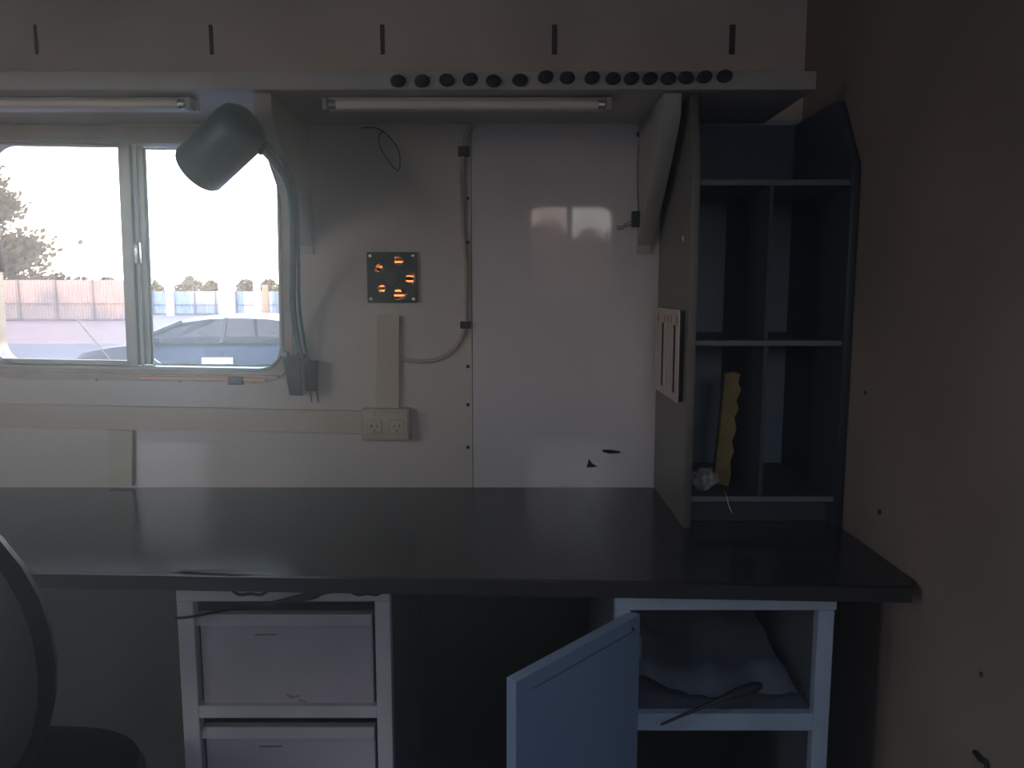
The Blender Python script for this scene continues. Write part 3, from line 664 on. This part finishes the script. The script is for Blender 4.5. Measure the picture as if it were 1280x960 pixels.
# vent plate on the cabinet side
X = XC0
pb = P(826, 384, x=X); pf = P(857, 386, x=X); pbb = P(826, 486, x=X)
vz1 = pb.z; vz0 = pbb.z; vy0 = max(pf.y, yc0+.004); vy1 = min(pb.y, YW-.004)
vent = thing('vent_plate', 'pale plastic plate with two long dark slots on the side of the tall cabinet', 'vent', (X, (vy0+vy1)/2, vz0))
def slot_y(pxa): return P(pxa, 430, x=X).y
lo = [rrect(vy0, vy1, vz0, vz1, .008)]
for c in (834.5, 849.5):
    yy = slot_y(c); lo.append([(yy-.012, vz0+.016), (yy-.012, vz1-.032), (yy+.012, vz1-.032), (yy+.012, vz0+.016)])
for c in (829, 841, 845):
    yy = slot_y(c); lo.append([(yy-.0025, vz0+.03), (yy-.0025, vz1-.032), (yy+.0025, vz1-.032), (yy+.0025, vz0+.03)])
MB().prism(lo, .0016, MYZ(X-.0110)).build('slotted_face', m_vent, vent)
MB().box(X-.0098, X-.0004, vy0+.003, vy1-.003, vz0+.003, vz1-.003).build('backing', m_dark, vent)
for c in (829, 837, 841, 845, 853):
    yy = slot_y(c); MB().box(X-.0126, X-.0119, yy-.004, yy+.004, vz1-.029, vz1-.014).build('red_mark', m_red, vent, label='short red mark above the slots')
# ragged yellow strip leaning in the lower left compartment
zb_ = zs_[2]+tt/2
ya, yb = YW-.10, YW-.03
ql = [(906, 475), (902, 520), (897, 565), (892, 612), (911, 616), (914, 600), (913, 585), (918, 572), (915, 560), (921, 545), (918, 530), (924, 520), (921, 508), (927, 496), (923, 486), (926, 476), (918, 473)]
YK = yi+.075
qq = [P(x, y, y=YK) for x, y in ql]; zmin = min(v.z for v in qq)
loop = [(v.x, v.z - zmin) for v in qq]
MB().prism([loop], .02, Matrix.Translation((0, YK+.01, zb_+.0015)) @ Matrix.Rotation(math.pi/2, 4, 'X'), .002).build('ragged_strip', m_yellow, None, label='yellow-tan strip with a ragged edge leaning upright in the lower pigeonhole', category='foam strip')
b = MB(); bmesh.ops.create_icosphere(b.b, subdivisions=3, radius=1)
pc = P(880, 603, y=yi+.05)
for v in b.b.verts:
    n1 = noise.noise(v.co*2.3)*.45 + noise.noise(v.co*6)*.2
    v.co = v.co*(1+n1); v.co = Vector((v.co.x*.026, v.co.y*.022, v.co.z*.022))
mz = min(v.co.z for v in b.b.verts)
for v in b.b.verts: v.co += Vector((max(pc.x, XC0+.045), yi+.045, zb_+.0015-mz))
b.build('crumpled_paper', m_paper, None, label='pale crumpled paper ball beside the yellow strip in the lower pigeonhole', category='paper')
s_ = zs_[2]
MB().tube(smoothpath([P(905, 614, y=yi+.03), Vector((P(908, 622, y=yi-.002).x, yi-.003, s_+tt/2+.002)), P(911, 632, y=yi-.004), P(915, 641, y=yi-.004)], 5), .0011, 6).build('dangling_string', m_vent, None, True, label='short pale string dangling over the lowest cabinet shelf', category='string')

# cord end low on the right wall
c0 = P(1218, 940, x=XR-.004); c1 = P(1226, 950, x=XR-.006); c2 = P(1234, 962, x=XR-.004)
MB().tube(smoothpath([c0, c1, c2, c2+Vector((0, -.02, -.10)), c2+Vector((0, -.01, -.22))], 5), .0035, 8).build('hanging_cord', m_blackr, None, True, label='short black cord end low on the right wall', category='cord')

# ================================================================= chair at the left edge
chx, chy = -.84, .84
ch = thing('office_chair', 'dark office chair with rounded backrest at the left edge', 'chair', (chx, chy, 0))
# backrest outline in a rounded shape, curved shell
zt2 = P(-150, 566, y=chy).z; rightx = P(94, 790, y=chy).x
prof = []
hw = rightx-chx; zc0 = zt2-.46
def br(t_):  # superellipse
    c, s = math.cos(t_), math.sin(t_); e_ = 2/2.15
    return (math.copysign(abs(c)**e_, c)*hw, math.copysign(abs(s)**e_, s)*.23)
rings = []
for k, (sc, yy) in enumerate(((.02, -.030), (.5, -.034), (.86, -.030), (.97, -.018), (1.0, 0), (.97, .018), (.86, .030), (.5, .040), (.02, .045))):
    rg = []
    for i in range(40):
        x, z = br(2*math.pi*i/40); x *= sc; z *= sc
        rg.append((chx+x, chy+yy-.35*x*x, zt2-.23+z))
    rings.append(rg)
MB().rings(rings).build('backrest', m_chair, ch, True)
zseat = .44
rings = []
for sc, zz in ((.02, zseat-.05), (.8, zseat-.05), (.95, zseat-.035), (1, zseat-.01), (.96, zseat+.012), (.8, zseat+.022), (.02, zseat+.018)):
    rings.append([(chx+sc*math.copysign(abs(math.cos(a))**.7, math.cos(a))*.24, chy+.24+sc*math.copysign(abs(math.sin(a))**.7, math.sin(a))*.23, zz) for a in (2*math.pi*i/40 for i in range(40))])
MB().rings(rings).build('seat', m_chair, ch, True)
MB().tube(smoothpath([(chx, chy-.04, zt2-.3), (chx, chy-.06, zseat+.02), (chx, chy-.03, zseat-.06), (chx, chy+.2, zseat-.07)], 5), .02, 10).build('back_support', m_black, ch, True)
MB().lathe((chx, chy+.22, .08), (0, 0, 1), [(.03, 0), (.03, .12), (.02, .125), (.02, zseat-.13)], 16).build('gas_column', m_black, ch, True)
for k in range(5):
    a = 2*math.pi*k/5+.3; u = Vector((math.cos(a), math.sin(a), 0)); c = Vector((chx, chy+.22, .11))
    lg = MB().tube([c, c+u*.14+Vector((0, 0, -.012)), c+u*.25+Vector((0, 0, -.035))], [.022, .017, .012], 10).build('leg', m_black, ch, True)
    w = c+u*.25; MB().tube([Vector((w.x, w.y, .026))-u.cross(Vector((0,0,1)))*.015, Vector((w.x, w.y, .026))+u.cross(Vector((0,0,1)))*.015], .025, 14).build('castor', m_blackr, lg, True)

# ================================================================= outdoors
MB().box(-90, 60, 27.5, 110, GZ-.2, GZ).build('ground', m_ground, kind='structure')
MB().box(-90, 60, -80, 27.5, GZ-.2, GZ-.004).build('yard_paving', m_road, kind='structure')
# near fence (left pane): corrugated panels between posts
def corr_panel(w, h, z0, ribs, d, m, name):
    b = MB(); n = ribs*4; fr_ = []
    for i in range(n+1):
        x = w*i/n; yy = d*(1 if i % 4 in (1, 2) else 0); fr_.append((x, yy))
    vb = [b.b.verts.new((x, y, z0)) for x, y in fr_]; vt = [b.b.verts.new((x, y, z0+h)) for x, y in fr_]
    vb2 = [b.b.verts.new((x, y+.01, z0)) for x, y in fr_]; vt2 = [b.b.verts.new((x, y+.01, z0+h)) for x, y in fr_]
    for i in range(n):
        b.b.faces.new((vb[i], vb[i+1], vt[i+1], vt[i])); b.b.faces.new((vb2[i+1], vb2[i], vt2[i], vt2[i+1]))
        b.b.faces.new((vt[i], vt[i+1], vt2[i+1], vt2[i])); b.b.faces.new((vb[i+1], vb[i], vb2[i], vb2[i+1]))
    return b
def fence(y, x0, x1, step, h, m, label, ribs, mp, zoff=0):
    r = thing('fence', label, 'fence', ((x0+x1)/2, y, GZ)); n = int(round((x1-x0)/step))
    pan = corr_panel(step-.06, h, 0, ribs, .05, m, 'x'); p0 = pan.build('fence_panel', m); p0.parent = r
    post0 = MB().box(-.05, .05, -.09, 0, 0, h+.03).build('post', mp); post0.parent = r
    rail0 = MB().box(.05, step-.05, -.055, -.005, -.03, .03).build('rail', mp); rail0.parent = r
    for k in range(n):
        o = p0 if k == 0 else p0.copy()
        if k: C.objects.link(o)
        o.location = (x0+k*step+.03-r.location.x, .0, .0)
        q = post0 if k == 0 else post0.copy()
        if k: C.objects.link(q)
        q.location = (x0+k*step-r.location.x, 0, 0)
        for j, zz in enumerate((.02*h+.03, .42*h)):
            q = rail0 if (k == 0 and j == 0) else rail0.copy()
            if not (k == 0 and j == 0): C.objects.link(q)
            q.location = (x0+k*step-r.location.x, 0, zz)
fence(49, -52.4, -24.2, 2.35, 2.55, m_fence, 'cream corrugated steel fence beyond the yard in the left pane', 12, m_fpost)
fence(61, -30.0, -3.6, 1.65, 1.82, m_fence2, 'bluish white panel fence beyond the car in the right pane', 8, m_fpost)
for px0, px1, py0, py1, m_, lab, nm in ((206, 215, 352, 388, m_white, 'white pillar in front of the panel fence, just right of the window mullion', 'pillar'),
                             (272, 289, 347, 394, m_white, 'widest white pillar in front of the panel fence, above the car roof', 'pillar'),
                             (316, 325, 350, 396, m_white, 'narrow white pillar left of the brown post by the fence', 'pillar'),
                             (327, 335, 356, 396, m_brown, 'brown post standing before the panel fence near the right edge of the window', 'post')):
    Yp = 57.5
    a, b = P(px0, py0, y=Yp), P(px1, py1, y=Yp)
    MB().box(a.x, b.x, Yp, Yp+(b.x-a.x), GZ, a.z, .03).build('white_pillar' if nm == 'pillar' else 'brown_post', m_, None, label=lab, category=nm)

def foliage(n, shape, size, seed):
    rnd = random.Random(seed); b = MB()
    for _ in range(n):
        p = shape(rnd); s = size*rnd.uniform(.5, 1.3)
        u = Vector((rnd.gauss(0, 1), rnd.gauss(0, 1), rnd.gauss(0, 1))).normalized(); v = u.orthogonal().normalized(); w = u.cross(v)
        q = [b.b.verts.new(p+v*s), b.b.verts.new(p+w*s*.6), b.b.verts.new(p-v*s*.8), b.b.verts.new(p-w*s*.5)]
        b.b.faces.new(q)
    return b
def build_leaves(b, m, parent):
    me = bpy.data.meshes.new('foliage'); b.b.to_mesh(me); b.b.free(); me.materials.append(m)
    o = bpy.data.objects.new('foliage', me); C.objects.link(o); o.parent = parent; o['kind'] = 'stuff'; return o
# big tree at the far left
def bigshape(hh, rad):
    lumps = []
    rr0 = random.Random(3)
    for k in range(46):
        f = rr0.random()**.8; a = rr0.uniform(0, 6.28); R_ = rad*(1-f*.75)*rr0.uniform(.35, 1)
        lumps.append((Vector((R_*math.cos(a), R_*math.sin(a), hh*(.12+.86*f))), rad*.24*(1.1-.6*f)))
    def f_(r):
        c, s = lumps[r.randrange(len(lumps))]
        return c + Vector((r.gauss(0, s), r.gauss(0, s), r.gauss(0, s*.55)))
    return f_, lumps
Yt = 66
pt = P(-28, 345, y=Yt); top = P(0, 205, y=Yt).z
tr = thing('tall_tree', 'tall feathery tree at the left edge of the window beyond the fence', 'tree', (pt.x, Yt, GZ))
sf, lumps = bigshape(top-GZ, 5.2)
build_leaves(foliage(26000, sf, .34, 1), m_leaf, tr)
b = MB(); hT = top-GZ
b.tube([(pt.x, Yt, GZ), (pt.x+.1, Yt, GZ+hT*.5), (pt.x, Yt, GZ+hT*.93)], [.35, .2, .05], 10); b.build('trunk', m_bark, tr, True)
for c, s in lumps[::3]:
    MB().tube([Vector((pt.x, Yt, GZ+c.z*.8)), Vector((pt.x+c.x, Yt+c.y, GZ+c.z))], [.09, .03], 6).build('branch', m_bark, tr, True)
def bush(px, ytop, wpx, Y, label, seed, m=m_leaf2, n=1800, name='bush', group='trees on the horizon beyond the fences'):
    c = P(px, ytop, y=Y); hh = c.z-GZ; wd = wpx/960*Y/2
    r = thing(name, label, 'tree', (c.x, Y, GZ), group)
    def f_(rr):
        a = rr.uniform(0, 6.28); q = rr.random()**.5; z = rr.random()
        k = math.sqrt(max(.05, 1-(z*1.9-.9)**2))*(.8+.35*math.sin(a*3+seed))
        return Vector((wd*q*k*math.cos(a), wd*q*k*math.sin(a), .25*hh+.75*hh*z*(.85+.15*math.sin(a*2+seed))))
    build_leaves(foliage(n, f_, max(.22, wd*.12), seed), m, r)
    MB().tube([(c.x, Y, GZ), (c.x, Y, GZ+hh*.7)], [wd*.08, wd*.03], 7).build('trunk', m_bark, r, True)
front = [(72, 341, 34, 'small rounded tree topping the cream fence right of the tall tree', m_leaf), (100, 346, 40, 'low dusty trees over the cream fence left of the mullion', m_leaf2), (132, 346, 40, 'low hazy tree over the cream fence against the mullion', m_leaf2),
         (45, 346, 40, 'low tree beside the foot of the tall feathery tree', m_leaf), (193, 350, 28, 'leafy tree top over the panel fence beside the mullion', m_leaf2), (236, 345, 44, 'olive tree top over the panel fence above the car roof', m_leaf2),
         (262, 351, 30, 'low tree top left of the widest white pillar', m_leaf2), (305, 349, 30, 'tree top between the widest and the narrow white pillars', m_leaf2), (334, 349, 30, 'tree top behind the brown post', m_leaf2), (362, 346, 40, 'tree top at the right edge of the window', m_leaf)]
for i, (px, yt, w, lab, m_) in enumerate(front): bush(px, yt, w*.95, (76 if i != 3 else 90)+5*(i % 3), lab, i, m_)
# trees behind the cabin: they show in the reflection and shade it from the low sun
def belt(rr):
    x = rr.uniform(-31, 33); hh = 6.5 + .5*math.sin(x*.9) + .4*math.sin(x*2.3+1); z = rr.random()
    return Vector((x, rr.uniform(-1.6, 1.6), hh*z))
r = thing('tree_belt', 'belt of trees behind the cabin, dimly reflected in the glossy wall panel', 'trees', (0, -55, GZ))
build_leaves(foliage(30000, belt, .40, 50), m_leaf3, r)
for i in range(26):
    MB().tube([(-30+i*2.45, -55, GZ), (-30+i*2.45, -55, GZ+5)], [.2, .06], 7).build('trunk', m_bark, r, True)

# ================================================================= car seen side-on, nose to the left
YC = 11.3; cl = P(72, 437, y=YC).x
car = thing('car', 'blue-grey car parked side-on in the yard, seen through the right pane', 'car', (cl+2.1, YC+.85, GZ))
def cz(h): return GZ+h
LC = 4.35
# lower body: stations along x
def body_top(u):   # height of body (bonnet / waist) over length u 0..LC
    pts_ = [(0, .66), (.05, .86), (.25, .995), (.7, 1.075), (1.15, 1.13), (1.5, 1.15), (3.6, 1.17), (4.1, 1.12), (4.3, .98), (LC, .75)]
    for (a0, h0), (a1, h1) in zip(pts_, pts_[1:]):
        if a0 <= u <= a1: return h0+(h1-h0)*(u-a0)/(a1-a0)
    return .7
rings = []
for u in (0, .05, .14, .25, .45, .7, .95, 1.15, 1.5, 2.0, 2.6, 3.2, 3.6, 3.9, 4.1, 4.22, 4.3, LC):
    hT = body_top(u); w = .84*(min(1, (.72+ .28*math.sin(min(1, u/.5)*math.pi/2))) if u < .5 else (1 if u < 3.8 else 1-.22*((u-3.8)/.55)**2))
    lo_ = .22 if .2 < u < 4.1 else .32
    rg = []
    for (fx, fz) in ((-.8, 0), (-1, .12), (-1.02, .5), (-.97, .86), (-.86, .97), (-.5, 1.0), (0, 1.012), (.5, 1.0), (.86, .97), (.97, .86), (1.02, .5), (1, .12), (.8, 0)):
        rg.append((cl+u, YC+.85+fx*w, cz(lo_+(hT-lo_)*fz)))
    rings.append(rg)
MB().rings(rings).build('body', m_car, car, True)
# greenhouse roof shell
gr = [(1.00, 1.13), (1.22, 1.245), (1.50, 1.37), (1.78, 1.46), (2.15, 1.51), (2.6, 1.525), (3.05, 1.51), (3.45, 1.45), (3.80, 1.33), (4.15, 1.15)]
tk = .035
def ghw(h): return .80-.17*(h-1.12)/.42
b = MB(); rings = []
for u, h in gr:
    w = ghw(h)-.02
    rings.append([(cl+u, YC+.85-w, cz(h-tk)), (cl+u, YC+.85-w*.93, cz(h)), (cl+u, YC+.85-w*.4, cz(h+.018)), (cl+u, YC+.85+w*.4, cz(h+.018)), (cl+u, YC+.85+w*.93, cz(h)), (cl+u, YC+.85+w, cz(h-tk))])
b.rings(rings[2:8]); b.build('roof', m_roof, car, True)
# windscreen, rear screen, side glass, pillars
b = MB(); b.rings([[(x, y, z-.0) for x, y, z in r] for r in (rings[0], rings[1], rings[2])]); b.build('windscreen', m_cargl, car, True)
b = MB(); b.rings([rings[7], rings[8], rings[9]]); b.build('rear_screen', m_cargl, car, True)
for sgn in (-1, 1):
    up = [(u, h-tk) for u, h in gr]
    v = []; 
    b = MB()
    top_ = [b.b.verts.new((cl+u, YC+.85+sgn*(ghw(h)-.022), cz(h))) for u, h in up]
    bot_ = [b.b.verts.new((cl+u, YC+.85+sgn*.80, cz(1.12))) for u, h in up]
    for i in range(len(up)-1): b.b.faces.new((bot_[i], bot_[i+1], top_[i+1], top_[i]))
    b.build('side_glass', m_cargl, car)
    for u0, u1 in ((1.04, 1.78), (2.40, 2.43), (3.3, 3.36), (4.08, 3.55)):
        hh = 0
        for (a0, h0), (a1, h1) in zip(gr, gr[1:]):
            if a0 <= u1 <= a1: hh = h0+(h1-h0)*(u1-a0)/(a1-a0)-tk
        MB().bar((cl+u0, YC+.85+sgn*.80, cz(1.13)), (cl+u1, YC+.85+sgn*(ghw(hh)-.012), cz(hh+.01)), .05, .03, Vector((0, 1, 0))).build('pillar', m_trim if 2 < u0 < 4 else m_car, car)
    for u in (.80, 3.42):
        wh = MB().lathe((cl+u, YC+.85+sgn*.70, cz(.31)), (0, sgn, 0), [(.20, -.08), (.30, -.08), (.315, -.05), (.315, .14), (.30, .17), (.20, .17)], 28).build('wheel', m_tyre, car, True)
        MB().lathe((cl+u, YC+.85+sgn*.86, cz(.31)), (0, sgn, 0), [(.20, 0), (.195, .014), (.06, .005), (.05, .015), (.01, .017)], 20).build('rim', m_rim, wh, True)
    MB().box(cl+2.15, cl+2.32, YC+.85+sgn*.862-.012, YC+.85+sgn*.862+.012, cz(.90), cz(.925), .004).build('door_handle', m_trim, car, True)
    MB().box(cl+1.38, cl+1.52, YC+.85+sgn*.90-.05, YC+.85+sgn*.90+.05, cz(1.12), cz(1.22), .02).build('wing_mirror', m_car, car, True)
    MB().box(cl+.02, cl+.22, YC+.85+sgn*.55-.12, YC+.85+sgn*.55+.12, cz(.68), cz(.80), .02).build('headlamp', m_light, car, True)
a, b_ = P(252, 447, y=YC-.03), P(291, 455, y=YC-.03)
MB().box(a.x, b_.x, YC-.035, YC-.015, b_.z, a.z, .002).build('side_plate', m_white, car, label='white rectangular plate on the near side')
for u in (1.32, 2.42, 3.28):
    MB().box(cl+u, cl+u+.008, YC-.012, YC+.0, cz(.40), cz(1.0)).build('door_gap', m_trim, car)
